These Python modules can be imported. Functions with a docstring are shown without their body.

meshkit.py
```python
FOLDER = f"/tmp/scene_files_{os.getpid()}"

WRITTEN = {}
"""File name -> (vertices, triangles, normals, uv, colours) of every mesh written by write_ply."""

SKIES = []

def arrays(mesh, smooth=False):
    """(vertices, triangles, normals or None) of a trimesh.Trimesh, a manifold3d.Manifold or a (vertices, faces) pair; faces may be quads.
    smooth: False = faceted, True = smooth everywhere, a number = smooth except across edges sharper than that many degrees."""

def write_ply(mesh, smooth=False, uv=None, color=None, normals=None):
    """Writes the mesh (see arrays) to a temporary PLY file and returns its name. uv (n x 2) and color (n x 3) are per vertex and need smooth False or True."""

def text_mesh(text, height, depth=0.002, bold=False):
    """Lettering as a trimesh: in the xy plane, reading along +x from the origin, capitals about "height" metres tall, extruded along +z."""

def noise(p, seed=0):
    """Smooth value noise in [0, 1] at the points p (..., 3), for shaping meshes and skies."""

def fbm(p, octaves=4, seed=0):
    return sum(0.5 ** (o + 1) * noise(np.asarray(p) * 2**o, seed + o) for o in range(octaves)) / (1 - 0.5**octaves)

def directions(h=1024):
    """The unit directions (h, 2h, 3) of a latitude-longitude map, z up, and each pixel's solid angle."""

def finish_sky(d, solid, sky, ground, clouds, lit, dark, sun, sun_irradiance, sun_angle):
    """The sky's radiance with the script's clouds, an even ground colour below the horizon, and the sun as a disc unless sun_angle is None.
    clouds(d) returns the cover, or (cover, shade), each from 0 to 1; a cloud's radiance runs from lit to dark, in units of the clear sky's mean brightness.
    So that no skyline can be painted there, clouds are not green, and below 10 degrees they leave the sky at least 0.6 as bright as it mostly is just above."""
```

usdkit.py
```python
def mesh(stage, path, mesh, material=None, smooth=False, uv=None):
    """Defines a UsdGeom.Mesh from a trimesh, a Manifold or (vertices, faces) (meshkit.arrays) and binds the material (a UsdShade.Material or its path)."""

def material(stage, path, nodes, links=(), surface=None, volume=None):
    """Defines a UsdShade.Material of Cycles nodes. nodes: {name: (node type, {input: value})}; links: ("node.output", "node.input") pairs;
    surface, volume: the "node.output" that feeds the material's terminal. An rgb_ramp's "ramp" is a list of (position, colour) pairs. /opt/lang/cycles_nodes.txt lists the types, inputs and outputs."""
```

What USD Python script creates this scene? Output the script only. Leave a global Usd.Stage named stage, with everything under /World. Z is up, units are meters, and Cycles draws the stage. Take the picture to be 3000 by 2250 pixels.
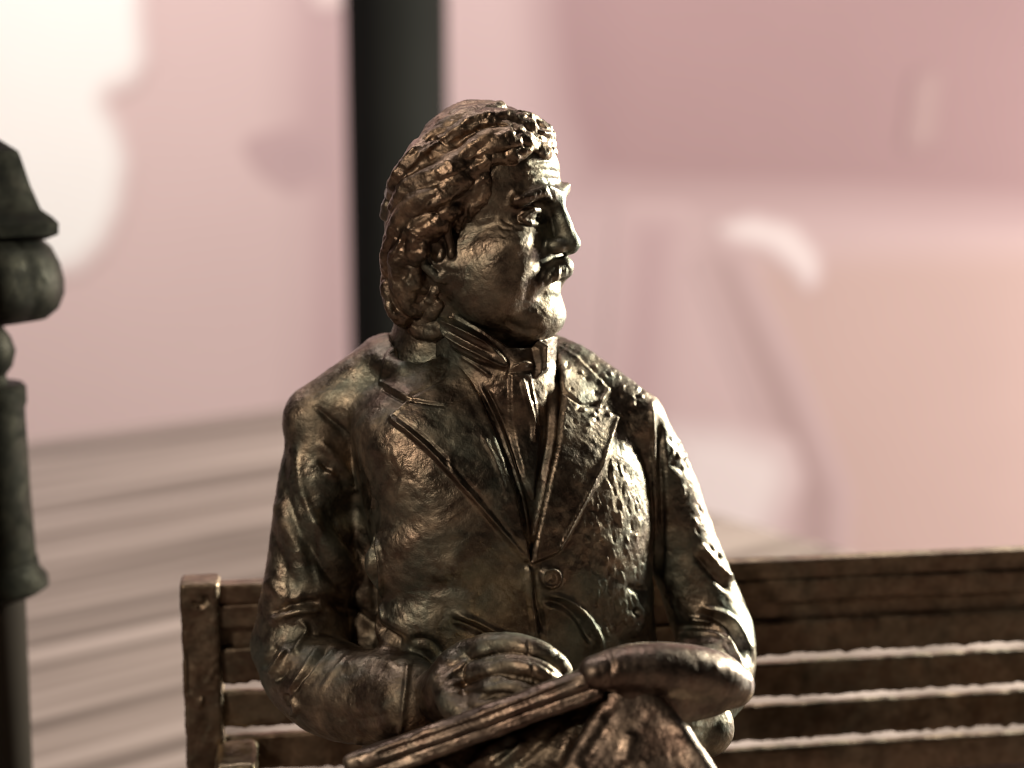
import math, numpy as np, trimesh, usdkit, meshkit
import shapely.geometry as sg
from concurrent.futures import ThreadPoolExecutor
POOL = ThreadPoolExecutor(4)
from pxr import Usd, UsdGeom, UsdLux, UsdShade, Gf, Sdf

stage = Usd.Stage.CreateInMemory()
UsdGeom.SetStageUpAxis(stage, 'Z'); UsdGeom.SetStageMetersPerUnit(stage, 1.0)
UsdGeom.Xform.Define(stage, '/World')

# ------------------------------------------------------------------ camera
TH, FPX, DC, ZC = math.radians(10), 4300.0, 0.180, 0.105
CAM = np.array([0, -DC, ZC + DC * math.tan(TH)])
cam = UsdGeom.Camera.Define(stage, '/World/camera')
cam.CreateFocalLengthAttr(50.0)
cam.CreateHorizontalApertureAttr(50.0 * 3000 / FPX)
cam.CreateVerticalApertureAttr(50.0 * 2250 / FPX)
cam.CreateFStopAttr(14.5)
cam.CreateFocusDistanceAttr(0.172)
cam.CreateClippingRangeAttr(Gf.Vec2f(0.01, 50))
cam.CreateExposureAttr(0.0)
xf = UsdGeom.Xformable(cam)
xf.AddTranslateOp().Set(Gf.Vec3d(*CAM)); xf.AddRotateXOp().Set(90 - math.degrees(TH))

# ------------------------------------------------------------------ lights
def material(name, nodes, links, surface): return usdkit.material(stage, '/World/Looks/' + name, nodes, links, surface=surface)
UsdGeom.Scope.Define(stage, '/World/Looks')
dome = UsdLux.DomeLight.Define(stage, '/World/room_glow')
mw = material('dim_room', {'b': ('background_shader', {'color': (0.9, 0.86, 0.8), 'strength': 0.02})}, [], 'b.background')
UsdShade.MaterialBindingAPI.Apply(dome.GetPrim()).Bind(mw)

def rect(name, pos, target, w, h, watts, color, spread=None):
    L = UsdLux.RectLight.Define(stage, '/World/' + name)
    L.CreateWidthAttr(w); L.CreateHeightAttr(h); L.CreateIntensityAttr(watts); L.CreateColorAttr(Gf.Vec3f(*color))
    if spread: UsdLux.ShapingAPI.Apply(L.GetPrim()).CreateShapingConeAngleAttr(spread)
    z = np.array(pos, float) - np.array(target, float); z /= np.linalg.norm(z)
    x = np.cross([0, 0, 1.0], z); x /= np.linalg.norm(x); y = np.cross(z, x)
    L.AddTransformOp().Set(Gf.Matrix4d(*x, 0, *y, 0, *z, 0, *map(float, pos), 1))
# a hard greenish-white spot from the right, a small warm lamp beside the camera, two unseen lamps added to brighten the wall
rect('right_lamp', (0.62, 0.385, 0.27), (0.02, -0.01, 0.115), 0.08, 0.14, 900.0, (0.95, 1.0, 0.84), 9.0)
rect('front_lamp', (-0.31, -0.50, 0.45), (0, 0, 0.10), 0.07, 0.07, 150.0, (1.0, 0.88, 0.70))
rect('added_wall_lamp', (-0.35, 0.5, 1.35), (-0.15, 1.6, 0.5), 1.4, 0.4, 19.5, (1.0, 0.95, 0.935))
rect('added_wall_lamp_001', (1.7, 0.98, -0.05), (0.5, 1.6, -0.2), 0.4, 1.0, 22.0, (1.0, 0.945, 0.90))

# ------------------------------------------------------------------ scene helpers
used = {}
def numbered(parent, name):
    p = parent + '/' + name
    n = used.get(p, 0); used[p] = n + 1
    return p if n == 0 else '%s_%03d' % (p, n)
def meta(prim, label=None, cat=None, group=None, kind=None):
    for k, v in (('label', label), ('category', cat), ('group', group), ('kind', kind)):
        if v: prim.SetCustomDataByKey(k, v)
def thing(name, label, cat, loc=(0, 0, 0), group=None):
    x = UsdGeom.Xform.Define(stage, numbered('/World', name)); x.AddTranslateOp().Set(Gf.Vec3d(*loc))
    meta(x.GetPrim(), label, cat, group); x.GetPrim().SetCustomDataByKey('loc', Gf.Vec3d(*loc))
    return x
def obj(name, mesh, mat, parent=None, smooth=False, label=None):
    """mesh in world metres; stored relative to the parent thing's base."""
    root = '/World' if parent is None else str(parent.GetPath())
    v, f, n = meshkit.arrays(mesh, smooth)
    q = parent.GetPrim() if parent is not None else None
    while q and str(q.GetPath()) != '/World':
        if q.GetCustomDataByKey('loc') is not None: v = v - np.array(q.GetCustomDataByKey('loc'))
        q = q.GetParent()
    m = UsdGeom.Mesh.Define(stage, numbered(root, name))
    from pxr import Vt
    m.CreatePointsAttr(Vt.Vec3fArray.FromNumpy(v.astype(np.float32)))
    m.CreateFaceVertexCountsAttr(Vt.IntArray.FromNumpy(np.full(len(f), 3, np.int32)))
    m.CreateFaceVertexIndicesAttr(Vt.IntArray.FromNumpy(f.astype(np.int32).ravel()))
    m.CreateSubdivisionSchemeAttr('none')
    if n is not None:
        m.CreateNormalsAttr(Vt.Vec3fArray.FromNumpy(n.astype(np.float32))); m.SetNormalsInterpolation('vertex')
    UsdShade.MaterialBindingAPI.Apply(m.GetPrim()).Bind(mat)
    if label: meta(m.GetPrim(), label)
    return m
def struct(name, mesh, mat, label, smooth=False):
    m = obj(name, mesh, mat, None, smooth); meta(m.GetPrim(), label, name.replace('_', ' '), None, 'structure'); return m

CT, ST = math.cos(TH), math.sin(TH)
def W(u, v, y):
    """the point at depth y (metres) that the photograph shows at pixel (u, v) of 3000 x 2250"""
    a, b = (u - 1500) / FPX, (1125 - v) / FPX
    d = np.array([a, CT + b * ST, -ST + b * CT]); return CAM + d * ((y - CAM[1]) / d[1])
def ground(u, v, z=0.0):
    a, b = (u - 1500) / FPX, (1125 - v) / FPX
    d = np.array([a, CT + b * ST, -ST + b * CT]); return CAM + d * ((z - CAM[2]) / d[2])
def UV(P):
    """pixel coordinates of points given in mm"""
    d = P * 0.001 - CAM
    dep = d[:, 1] * CT - d[:, 2] * ST; up = d[:, 1] * ST + d[:, 2] * CT
    return 1500 + FPX * d[:, 0] / dep, 1125 - FPX * up / dep
def WM(u, v, y): return W(u, v, y * 0.001) * 1000          # everything in mm
PX = 1 / 23.5                                                # mm per photo pixel at the figure

# ------------------------------------------------------------------ materials
def bronze(name, dark, mid, light, rough=(0.3, 0.48), pit=1.0, metal=1.0, green=0.6, brown=(0.10, 0.055, 0.04), olive=(0.105, 0.12, 0.098)):
    return material(name, {
        'tc': ('texture_coordinate', {}), 'geo': ('geometry', {}),
        'n1': ('noise_texture', {'scale': 330.0, 'detail': 7.0, 'roughness': 0.65}),
        'n2': ('noise_texture', {'scale': 900.0, 'detail': 5.0, 'roughness': 0.7}),
        'n3': ('noise_texture', {'scale': 70.0, 'detail': 4.0, 'roughness': 0.6, 'distortion': 0.6}),
        'n4': ('noise_texture', {'scale': 2600.0, 'detail': 3.0, 'roughness': 0.6}),
        'r1': ('rgb_ramp', {'ramp': [(0.36, dark), (0.51, mid), (0.68, light)]}),
        'r3': ('rgb_ramp', {'ramp': [(0.46, (0, 0, 0)), (0.60, (green,) * 3)]}),
        'rm': ('mix_float', {'b': rough[1] + 0.16}), 'n5': ('noise_texture', {'scale': 150.0, 'detail': 5.0, 'roughness': 0.7, 'distortion': 0.8}), 'r5': ('rgb_ramp', {'ramp': [(0.45, (0, 0, 0)), (0.58, (0.8, 0.8, 0.8))]}),
        'mb': ('mix_color', {'b': brown}), 'r6': ('rgb_ramp', {'ramp': [(0.40, (0.4, 0.4, 0.4)), (0.5, (0, 0, 0))]}),
        'mx': ('mix_color', {'b': olive}),
        'rr': ('rgb_ramp', {'ramp': [(0.3, (rough[0],) * 3), (0.7, (rough[1],) * 3)]}),
        'b1': ('bump', {'strength': 0.3 * pit, 'distance': 0.0002}),
        'b2': ('bump', {'strength': 0.7 * pit, 'distance': 0.0001}),
        'p': ('principled_bsdf', {'metallic': metal}),
    }, [('geo.position', 'n1.vector'), ('geo.position', 'n2.vector'), ('geo.position', 'n3.vector'), ('geo.position', 'n4.vector'),
        ('n1.fac', 'r1.fac'), ('n3.fac', 'r3.fac'), ('r3.color', 'mx.fac'), ('r1.color', 'mx.a'), ('n5.fac', 'r6.fac'), ('r6.color', 'mb.fac'), ('mx.result', 'mb.a'), ('mb.result', 'p.base_color'), ('geo.position', 'n5.vector'), ('n5.fac', 'r5.fac'), ('r5.color', 'rm.fac'), ('rr.color', 'rm.a'),
        ('n2.fac', 'rr.fac'), ('rm.result', 'p.roughness'),
        ('n2.fac', 'b1.height'), ('n4.fac', 'b2.height'), ('b1.normal', 'b2.normal'), ('b2.normal', 'p.normal')], 'p.BSDF')
M_FIG = bronze('bronze_patina', (0.10, 0.075, 0.056), (0.185, 0.138, 0.10), (0.32, 0.238, 0.166))
M_HAIR = bronze('bronze_hair', (0.10, 0.07, 0.052), (0.20, 0.137, 0.096), (0.36, 0.24, 0.16), (0.28, 0.44), 1.0, 1.0, 0.4)
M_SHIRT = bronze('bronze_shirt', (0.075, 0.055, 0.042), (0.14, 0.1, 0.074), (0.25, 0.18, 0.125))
M_BENCH = bronze('bronze_bench', (0.13, 0.09, 0.062), (0.20, 0.138, 0.096), (0.28, 0.195, 0.136), (0.38, 0.54), 0.45, 1.0, 0.2)
M_BOOK = bronze('bronze_book', (0.075, 0.054, 0.043), (0.14, 0.10, 0.078), (0.24, 0.172, 0.128), (0.28, 0.45), 0.6, 1.0, 0.15)
M_POST = bronze('bronze_lantern', (0.005, 0.0042, 0.003), (0.009, 0.0077, 0.0055), (0.02, 0.017, 0.012), (0.5, 0.7), 0.6, 1.0, 0.3, (0.010, 0.007, 0.005), (0.009, 0.0085, 0.0065))
M_ARM = bronze('bronze_worn_lit', (0.25, 0.19, 0.12), (0.42, 0.33, 0.22), (0.55, 0.45, 0.31), (0.3, 0.45), 0.7, 1.0, 0.05)  # worn bronze, base also lightened to carry the light the arm rest catches

def plain(name, color, rough=0.6, spec=0.3, var=0.06, scale=6.0):
    c = np.array(color)
    return material(name, {'geo': ('geometry', {}), 'n': ('noise_texture', {'scale': scale, 'detail': 4.0}),
        'r': ('rgb_ramp', {'ramp': [(0.3, tuple(c * (1 - var))), (0.7, tuple(np.minimum(c * (1 + var), 0.95)))]}),
        'p': ('principled_bsdf', {'roughness': rough, 'specular_ior_level': spec})},
        [('geo.position', 'n.vector'), ('n.fac', 'r.fac'), ('r.color', 'p.base_color')], 'p.BSDF')

# ------------------------------------------------------------------ signed-distance sculpting (mm)
def smin(a, b, k):
    if k <= 0: return np.minimum(a, b)
    h = np.clip(0.5 + 0.5 * (b - a) / k, 0, 1)
    return b * (1 - h) + a * h - k * h * (1 - h)
class Field:
    def __init__(s): s.ops = []
    def add(s, prim, k=1.0): s.ops.append(('u', prim, k)); return s
    def sub(s, prim, k=1.0): s.ops.append(('s', prim, k)); return s
    def cut(s, prim, k=0.0): s.ops.append(('i', prim, k)); return s
    def __call__(s, P):
        d = np.full(len(P), 6.0)
        for op, (fn, lo, hi), k in s.ops:
            if lo is None: m = slice(None); Q = P
            else:
                m = np.all((P > lo - k - 2.5) & (P < hi + k + 2.5), axis=1)
                if not m.any(): continue
                Q = P[m]
            g = fn(Q)
            if op == 'u': d[m] = smin(d[m], g, k)
            elif op == 's': d[m] = -smin(-d[m], g, k)
            else: d[m] = -smin(-d[m], -g, k)
        return d
    def bounds(s):
        b = [(lo, hi) for op, (fn, lo, hi), k in s.ops if op == 'u' and lo is not None]
        return np.min([x[0] for x in b], 0), np.max([x[1] for x in b], 0)
def chain(pts, rad):
    """tapered tube through points, in mm"""
    pts = np.asarray(pts, float); rad = np.broadcast_to(np.asarray(rad, float), len(pts)).copy()
    def fn(P):
        best = np.full(len(P), 1e9)
        for a, b, ra, rb in zip(pts[:-1], pts[1:], rad[:-1], rad[1:]):
            ab = b - a; t = np.clip((P - a) @ ab / (ab @ ab + 1e-9), 0, 1)
            best = np.minimum(best, np.linalg.norm(P - a - t[:, None] * ab, axis=1) - (ra + (rb - ra) * t))
        return best
    r = rad[:, None]; return fn, (pts - r).min(0), (pts + r).max(0)
def smooth_pts(pts, n=6):
    """Catmull-Rom"""
    p = np.asarray(pts, float)
    if len(p) < 3: return p
    q = np.vstack([2 * p[0] - p[1], p, 2 * p[-1] - p[-2]]); out = []
    for i in range(1, len(q) - 2):
        for t in np.linspace(0, 1, n, endpoint=False):
            a, b, c, d = q[i - 1:i + 3]
            out.append(0.5 * (2 * b + (c - a) * t + (2 * a - 5 * b + 4 * c - d) * t * t + (3 * b - a - 3 * c + d) * t ** 3))
    out.append(p[-1]); return np.array(out)
def tube(pts, n=5):
    """chain through (x, y, z, r) control points, smoothed"""
    q = smooth_pts(pts, n); return chain(q[:, :3], q[:, 3])
def uvtube(pts, n=5):
    """chain from (u, v, y mm, r px)"""
    return tube([(*WM(u, v, y), r * PX) for u, v, y, r in pts], n)
def ell(c, r, R=np.eye(3)):
    c, r = np.asarray(c, float), np.asarray(r, float)
    def fn(P):
        q = (P - c) @ R; k0 = np.linalg.norm(q / r, axis=1); k1 = np.linalg.norm(q / (r * r), axis=1)
        return np.where(k1 > 1e-9, k0 * (k0 - 1) / np.maximum(k1, 1e-9), -r.min())
    e = np.sqrt(((R * r) ** 2).sum(1)); return fn, c - e, c + e
def rbox(c, h, r, R=np.eye(3)):
    c, h = np.asarray(c, float), np.asarray(h, float)
    def fn(P):
        q = np.abs((P - c) @ R) - (h - r)
        return np.linalg.norm(np.maximum(q, 0), axis=1) + np.minimum(q.max(1), 0) - r
    e = np.abs(R * h).sum(1); return fn, c - e, c + e
def rotz(a): c, s = math.cos(a), math.sin(a); return np.array([[c, -s, 0], [s, c, 0], [0, 0, 1.0]])
def rotx(a): c, s = math.cos(a), math.sin(a); return np.array([[1.0, 0, 0], [0, c, -s], [0, s, c]])
def roty(a): c, s = math.cos(a), math.sin(a); return np.array([[c, 0, s], [0, 1.0, 0], [-s, 0, c]])

def mesh_field(F, h, lo=None, hi=None, B=8):
    """surface nets over only the blocks that the surface crosses"""
    if lo is None: lo, hi = F.bounds(); lo, hi = lo - 2, hi + 2
    n = (np.ceil((hi - lo) / h / B).astype(int)) * B
    nb = n // B
    cx = [lo[i] + (np.arange(nb[i]) * B + B / 2 - 0.5) * h for i in range(3)]
    C = np.stack(np.meshgrid(*cx, indexing='ij'), -1).reshape(-1, 3)
    fc = F(C)
    G = np.repeat(np.repeat(np.repeat(np.where(fc < 0, -9.0, 9.0).astype(np.float32).reshape(nb), B, 0), B, 1), B, 2)
    act = np.nonzero(np.abs(fc) < B * h * 0.87 * 1.45 + 0.15)[0]
    loc = (np.stack(np.meshgrid(*[np.arange(B)] * 3, indexing='ij'), -1).reshape(-1, 3) * h)
    ij = np.stack(np.unravel_index(act, nb), 1)
    def part(s):
        q = ij[s:s + 150]
        P = (lo + q[:, None, :] * (B * h) + loc[None]).reshape(-1, 3)
        val = F(P).astype(np.float32).reshape(-1, B, B, B)
        for (i, j, k), b in zip(q * B, val): G[i:i + B, j:j + B, k:k + B] = b
    list(POOL.map(part, range(0, len(act), 150)))
    S = G < 0
    c = np.zeros(np.array(S.shape) - 1, np.uint8)
    for a in (0, 1):
        for b in (0, 1):
            for d in (0, 1): c += S[a:S.shape[0] - 1 + a, b:S.shape[1] - 1 + b, d:S.shape[2] - 1 + d]
    cells = np.argwhere((c > 0) & (c < 8))
    idx = np.full(c.shape, -1, np.int32); idx[tuple(cells.T)] = np.arange(len(cells))
    acc = np.zeros((len(cells), 3)); cnt = np.zeros(len(cells))
    corners = [(a, b, d) for a in (0, 1) for b in (0, 1) for d in (0, 1)]
    vals = {k: G[cells[:, 0] + k[0], cells[:, 1] + k[1], cells[:, 2] + k[2]].astype(float) for k in corners}
    for k in corners:
        for ax in range(3):
            if k[ax] == 0:
                k2 = list(k); k2[ax] = 1; k2 = tuple(k2)
                a, b = vals[k], vals[k2]; m = (a < 0) != (b < 0)
                t = np.where(m, a / np.where(m, a - b, 1), 0)
                p = np.repeat(np.array([k], float), len(cells), 0); p[:, ax] = t
                acc[m] += p[m]; cnt[m] += 1
    V = lo + (cells + acc / cnt[:, None]) * h
    faces = []
    for ax in range(3):
        o1, o2 = (ax + 1) % 3, (ax + 2) % 3
        sl0 = [slice(None)] * 3; sl1 = [slice(None)] * 3; sl0[ax] = slice(0, -1); sl1[ax] = slice(1, None)
        E = np.argwhere(S[tuple(sl0)] != S[tuple(sl1)])
        E = E[(E[:, o1] > 0) & (E[:, o2] > 0) & (E[:, o1] < c.shape[o1]) & (E[:, o2] < c.shape[o2]) & (E[:, ax] < c.shape[ax])]
        def at(d1, d2):
            q = E.copy(); q[:, o1] -= d1; q[:, o2] -= d2; return idx[tuple(q.T)]
        Q = np.stack([at(1, 1), at(0, 1), at(0, 0), at(1, 0)], 1)
        ins = S[tuple(E.T)]
        Q[~ins] = Q[~ins][:, ::-1]
        faces.append(Q[(Q >= 0).all(1)])
    Q = np.vstack(faces)
    T = np.vstack([Q[:, [0, 1, 2]], Q[:, [0, 2, 3]]])
    return V, T
def normals(V, T):
    n = np.zeros_like(V); fn = np.cross(V[T[:, 1]] - V[T[:, 0]], V[T[:, 2]] - V[T[:, 0]])
    for k in range(3):
        for ax in range(3): n[:, ax] += np.bincount(T[:, k], fn[:, ax], len(V))
    return n / np.maximum(np.linalg.norm(n, axis=1, keepdims=True), 1e-12)
def chunked(fn, *arrs):
    n = len(arrs[0]); st = 20000
    return np.concatenate(list(POOL.map(lambda s: fn(*[a[s:s + st] for a in arrs]), range(0, n, st))))
def project(F, V, e=0.04): return chunked(lambda v: project1(F, v, e), V)
def project1(F, V, e):
    f0 = F(V); g = np.stack([F(V + e * np.eye(3)[i]) - f0 for i in range(3)], 1) / e
    return V - np.clip(f0 / np.maximum((g * g).sum(1), 0.2), -0.2, 0.2)[:, None] * g
def cast(F, u, v, miss=True):
    """where the camera ray through a pixel first meets the field (mm), or comes closest"""
    a, b = (u - 1500) / FPX, (1125 - v) / FPX
    d = np.array([a, CT + b * ST, -ST + b * CT]); d /= np.linalg.norm(d); o = CAM * 1000
    t, best = 120.0, (9e9, 0)
    for _ in range(160):
        f = float(F((o + d * t)[None])[0])
        if f < best[0]: best = (f, t)
        if f < 0.02 or t > 260: break
        t += max(0.05, min(f, 4.0) * 0.8)
    return o + d * best[1]

# relief: what a modelling tool would add to the surface, given by pixel position on the front of the figure
def seg_dist(u, v, pts):
    best = np.full(len(u), 1e9); par = np.zeros(len(u)); L = 0
    ln = [math.hypot(b[0] - a[0], b[1] - a[1]) for a, b in zip(pts[:-1], pts[1:])]; tot = sum(ln) + 1e-9
    for (a, b), l in zip(zip(pts[:-1], pts[1:]), ln):
        ab = np.subtract(b, a); t = np.clip(((u - a[0]) * ab[0] + (v - a[1]) * ab[1]) / (ab @ ab + 1e-9), 0, 1)
        d = np.hypot(u - a[0] - t * ab[0], v - a[1] - t * ab[1]); m = d < best
        best[m] = d[m]; par[m] = (L + l * t[m]) / tot; L += l
    return best, par
class Relief:
    def __init__(s): s.ops = []
    def line(s, pts, w, amp, taper=0.15, sharp=2.0): s.ops.append(('l', smooth_pts(pts, 5), w, amp, taper, sharp)); return s
    def blob(s, u, v, ru, rv, amp, ang=0): s.ops.append(('b', (u, v), (ru, rv, math.radians(ang)), amp)); return s
    def plate(s, poly, amp, edge=8.0): s.ops.append(('p', np.array(poly, float), edge, amp)); return s
    def __call__(s, V, N, ymax=1e9):
        u, v = UV(V); to = CAM * 1000 - V; to /= np.linalg.norm(to, axis=1, keepdims=True)
        fac = np.clip((N * to).sum(1) * 2.5, 0, 1) * (V[:, 1] < ymax)
        D = np.zeros(len(V))
        for o in s.ops:
            if o[0] == 'l':
                _, pts, w, amp, taper, sharp = o; lo, hi = pts.min(0) - 3 * w, pts.max(0) + 3 * w
                m = (u > lo[0]) & (u < hi[0]) & (v > lo[1]) & (v < hi[1]) & (fac > 0)
                if not m.any(): continue
                d, t = seg_dist(u[m], v[m], pts)
                en = np.clip(np.minimum(t, 1 - t) / taper, 0, 1) if taper > 0 else 1
                D[m] += amp * np.exp(-(d / w) ** sharp) * en
            elif o[0] == 'b':
                _, (cu, cv), (ru, rv, an), amp = o
                R = 2.6 * max(ru, rv); m = (np.abs(u - cu) < R) & (np.abs(v - cv) < R) & (fac > 0)
                if not m.any(): continue
                du, dv = u[m] - cu, v[m] - cv; a = (du * math.cos(an) + dv * math.sin(an)) / ru; b = (-du * math.sin(an) + dv * math.cos(an)) / rv
                D[m] += amp * np.exp(-(a * a + b * b))
            else:
                _, poly, edge, amp = o; lo, hi = poly.min(0) - 30, poly.max(0) + 30
                m = (u > lo[0]) & (u < hi[0]) & (v > lo[1]) & (v < hi[1]) & (fac > 0)
                if m.any(): D[m] += amp * np.clip(0.5 - poly_sd(u[m], v[m], poly) / edge, 0, 1)
        return D * fac
def poly_sd(u, v, poly):
    d, _ = seg_dist(u, v, np.vstack([poly, poly[:1]])); ins = np.zeros(len(u), bool)
    for (x1, y1), (x2, y2) in zip(poly, np.roll(poly, -1, 0)):
        c = (y1 > v) != (y2 > v)
        ins ^= c & (u < (x2 - x1) * (v - y1) / (y2 - y1 + 1e-12) + x1)
    return np.where(ins, -d, d)
def rough(V, scale, amp, seed=1, oct=3): return amp * (meshkit.fbm(V / scale + 50, oct, seed) - 0.5) * 2
def finish(F, h, relief=None, ymax=1e9, casting=((1.6, 0.08), (0.6, 0.04)), proj=True, lo=None, hi=None, extra=None):
    V, T = mesh_field(F, h, lo, hi)
    if proj: V = project(F, V)
    N = normals(V, T)
    D = np.zeros(len(V))
    if relief is not None: D += chunked(lambda v, n: relief(v, n, ymax), V, N)
    if extra is not None: D += extra(V, N)
    for i, (s, a) in enumerate(casting): D += chunked(lambda v: rough(v, s, a, 11 + i), V)
    V = V + N * D[:, None]
    return V * 0.001, T
def world_mesh(VT): return trimesh.Trimesh(VT[0], VT[1], process=False)
# ------------------------------------------------------------------ setting: floor, wall with its printed cut-outs, table, pole, lantern
def box_mesh(lo, hi): return trimesh.creation.box(bounds=[lo, hi])
def bevel_box(size, r):
    import manifold3d as m3
    s = np.array(size) / 2 - r
    pts = np.array([(x * s[0], y * s[1], z * s[2]) for x in (-1, 1) for y in (-1, 1) for z in (-1, 1)])
    off = np.array([d for d in trimesh.creation.icosphere(1, r).vertices])
    return trimesh.convex.convex_hull((pts[:, None] + off[None]).reshape(-1, 3))
M_WALL = plain('pink_wall', (0.68, 0.495, 0.475), 0.8, 0.2, 0.025, 2.0)
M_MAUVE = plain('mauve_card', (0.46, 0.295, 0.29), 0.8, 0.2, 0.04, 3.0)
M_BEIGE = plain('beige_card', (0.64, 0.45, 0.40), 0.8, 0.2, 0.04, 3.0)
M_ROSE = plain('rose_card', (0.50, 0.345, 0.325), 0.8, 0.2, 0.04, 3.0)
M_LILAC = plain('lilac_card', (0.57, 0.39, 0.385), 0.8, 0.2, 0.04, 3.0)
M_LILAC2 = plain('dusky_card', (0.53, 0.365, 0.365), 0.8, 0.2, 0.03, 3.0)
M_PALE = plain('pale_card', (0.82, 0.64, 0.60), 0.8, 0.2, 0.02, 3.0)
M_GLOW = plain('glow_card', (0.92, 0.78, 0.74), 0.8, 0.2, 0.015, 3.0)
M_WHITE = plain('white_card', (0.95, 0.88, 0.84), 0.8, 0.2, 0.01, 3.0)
M_FLOOR = plain('floor_grey', (0.20, 0.17, 0.16), 0.5, 0.4, 0.1, 4.0)
COL = {M_MAUVE: (0.46, 0.295, 0.29), M_BEIGE: (0.64, 0.45, 0.40), M_ROSE: (0.50, 0.345, 0.325), M_LILAC: (0.57, 0.39, 0.385), M_LILAC2: (0.53, 0.365, 0.365), M_PALE: (0.82, 0.64, 0.60), M_GLOW: (0.92, 0.78, 0.74), M_WHITE: (0.95, 0.88, 0.84)}
COL = {k: np.array(v) for k, v in COL.items()}
YW, ZF = 1.60, -0.75
struct('floor', box_mesh([-5, -2.5, ZF - 0.05], [5, YW, ZF]), M_FLOOR, 'dull grey floor under the wooden table')
struct('wall', box_mesh([-5, YW, ZF - 0.05], [5, YW + 0.08, 2.6]), M_WALL, 'pink wall far behind the bench, out of focus')
layer = [0]; NB = 5; FADE = {}; WALLC = (0.68, 0.495, 0.475); BEIGE = (0.64, 0.45, 0.40); MAUVE = (0.46, 0.295, 0.29)
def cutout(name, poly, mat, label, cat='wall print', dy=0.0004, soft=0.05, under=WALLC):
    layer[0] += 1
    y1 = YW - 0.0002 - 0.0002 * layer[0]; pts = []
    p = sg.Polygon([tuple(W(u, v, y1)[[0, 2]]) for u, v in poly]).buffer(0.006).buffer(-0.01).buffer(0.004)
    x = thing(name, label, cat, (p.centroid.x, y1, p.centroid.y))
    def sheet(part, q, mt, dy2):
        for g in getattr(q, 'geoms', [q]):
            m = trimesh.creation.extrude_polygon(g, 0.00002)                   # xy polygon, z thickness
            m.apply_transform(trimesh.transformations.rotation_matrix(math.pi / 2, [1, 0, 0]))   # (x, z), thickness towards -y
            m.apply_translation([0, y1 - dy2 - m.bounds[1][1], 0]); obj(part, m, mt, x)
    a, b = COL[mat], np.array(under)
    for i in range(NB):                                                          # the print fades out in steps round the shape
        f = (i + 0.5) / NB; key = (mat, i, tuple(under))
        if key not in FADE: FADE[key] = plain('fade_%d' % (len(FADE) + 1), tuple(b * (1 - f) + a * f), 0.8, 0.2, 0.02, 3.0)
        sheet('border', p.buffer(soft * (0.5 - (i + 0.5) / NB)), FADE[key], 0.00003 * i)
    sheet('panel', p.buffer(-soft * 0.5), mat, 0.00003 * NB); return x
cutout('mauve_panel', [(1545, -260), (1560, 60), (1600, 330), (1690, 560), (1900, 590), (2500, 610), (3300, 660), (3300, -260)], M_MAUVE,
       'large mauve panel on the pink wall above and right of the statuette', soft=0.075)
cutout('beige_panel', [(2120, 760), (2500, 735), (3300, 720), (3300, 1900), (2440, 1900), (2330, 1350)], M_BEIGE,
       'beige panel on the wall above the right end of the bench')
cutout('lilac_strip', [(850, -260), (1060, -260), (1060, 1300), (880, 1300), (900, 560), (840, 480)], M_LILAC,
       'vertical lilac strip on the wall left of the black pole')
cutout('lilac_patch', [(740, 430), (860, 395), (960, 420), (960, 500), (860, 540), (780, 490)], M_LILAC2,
       'small dusky patch on the wall beside the black pole', dy=0.0014, soft=0.03, under=(0.57, 0.39, 0.385))
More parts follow.
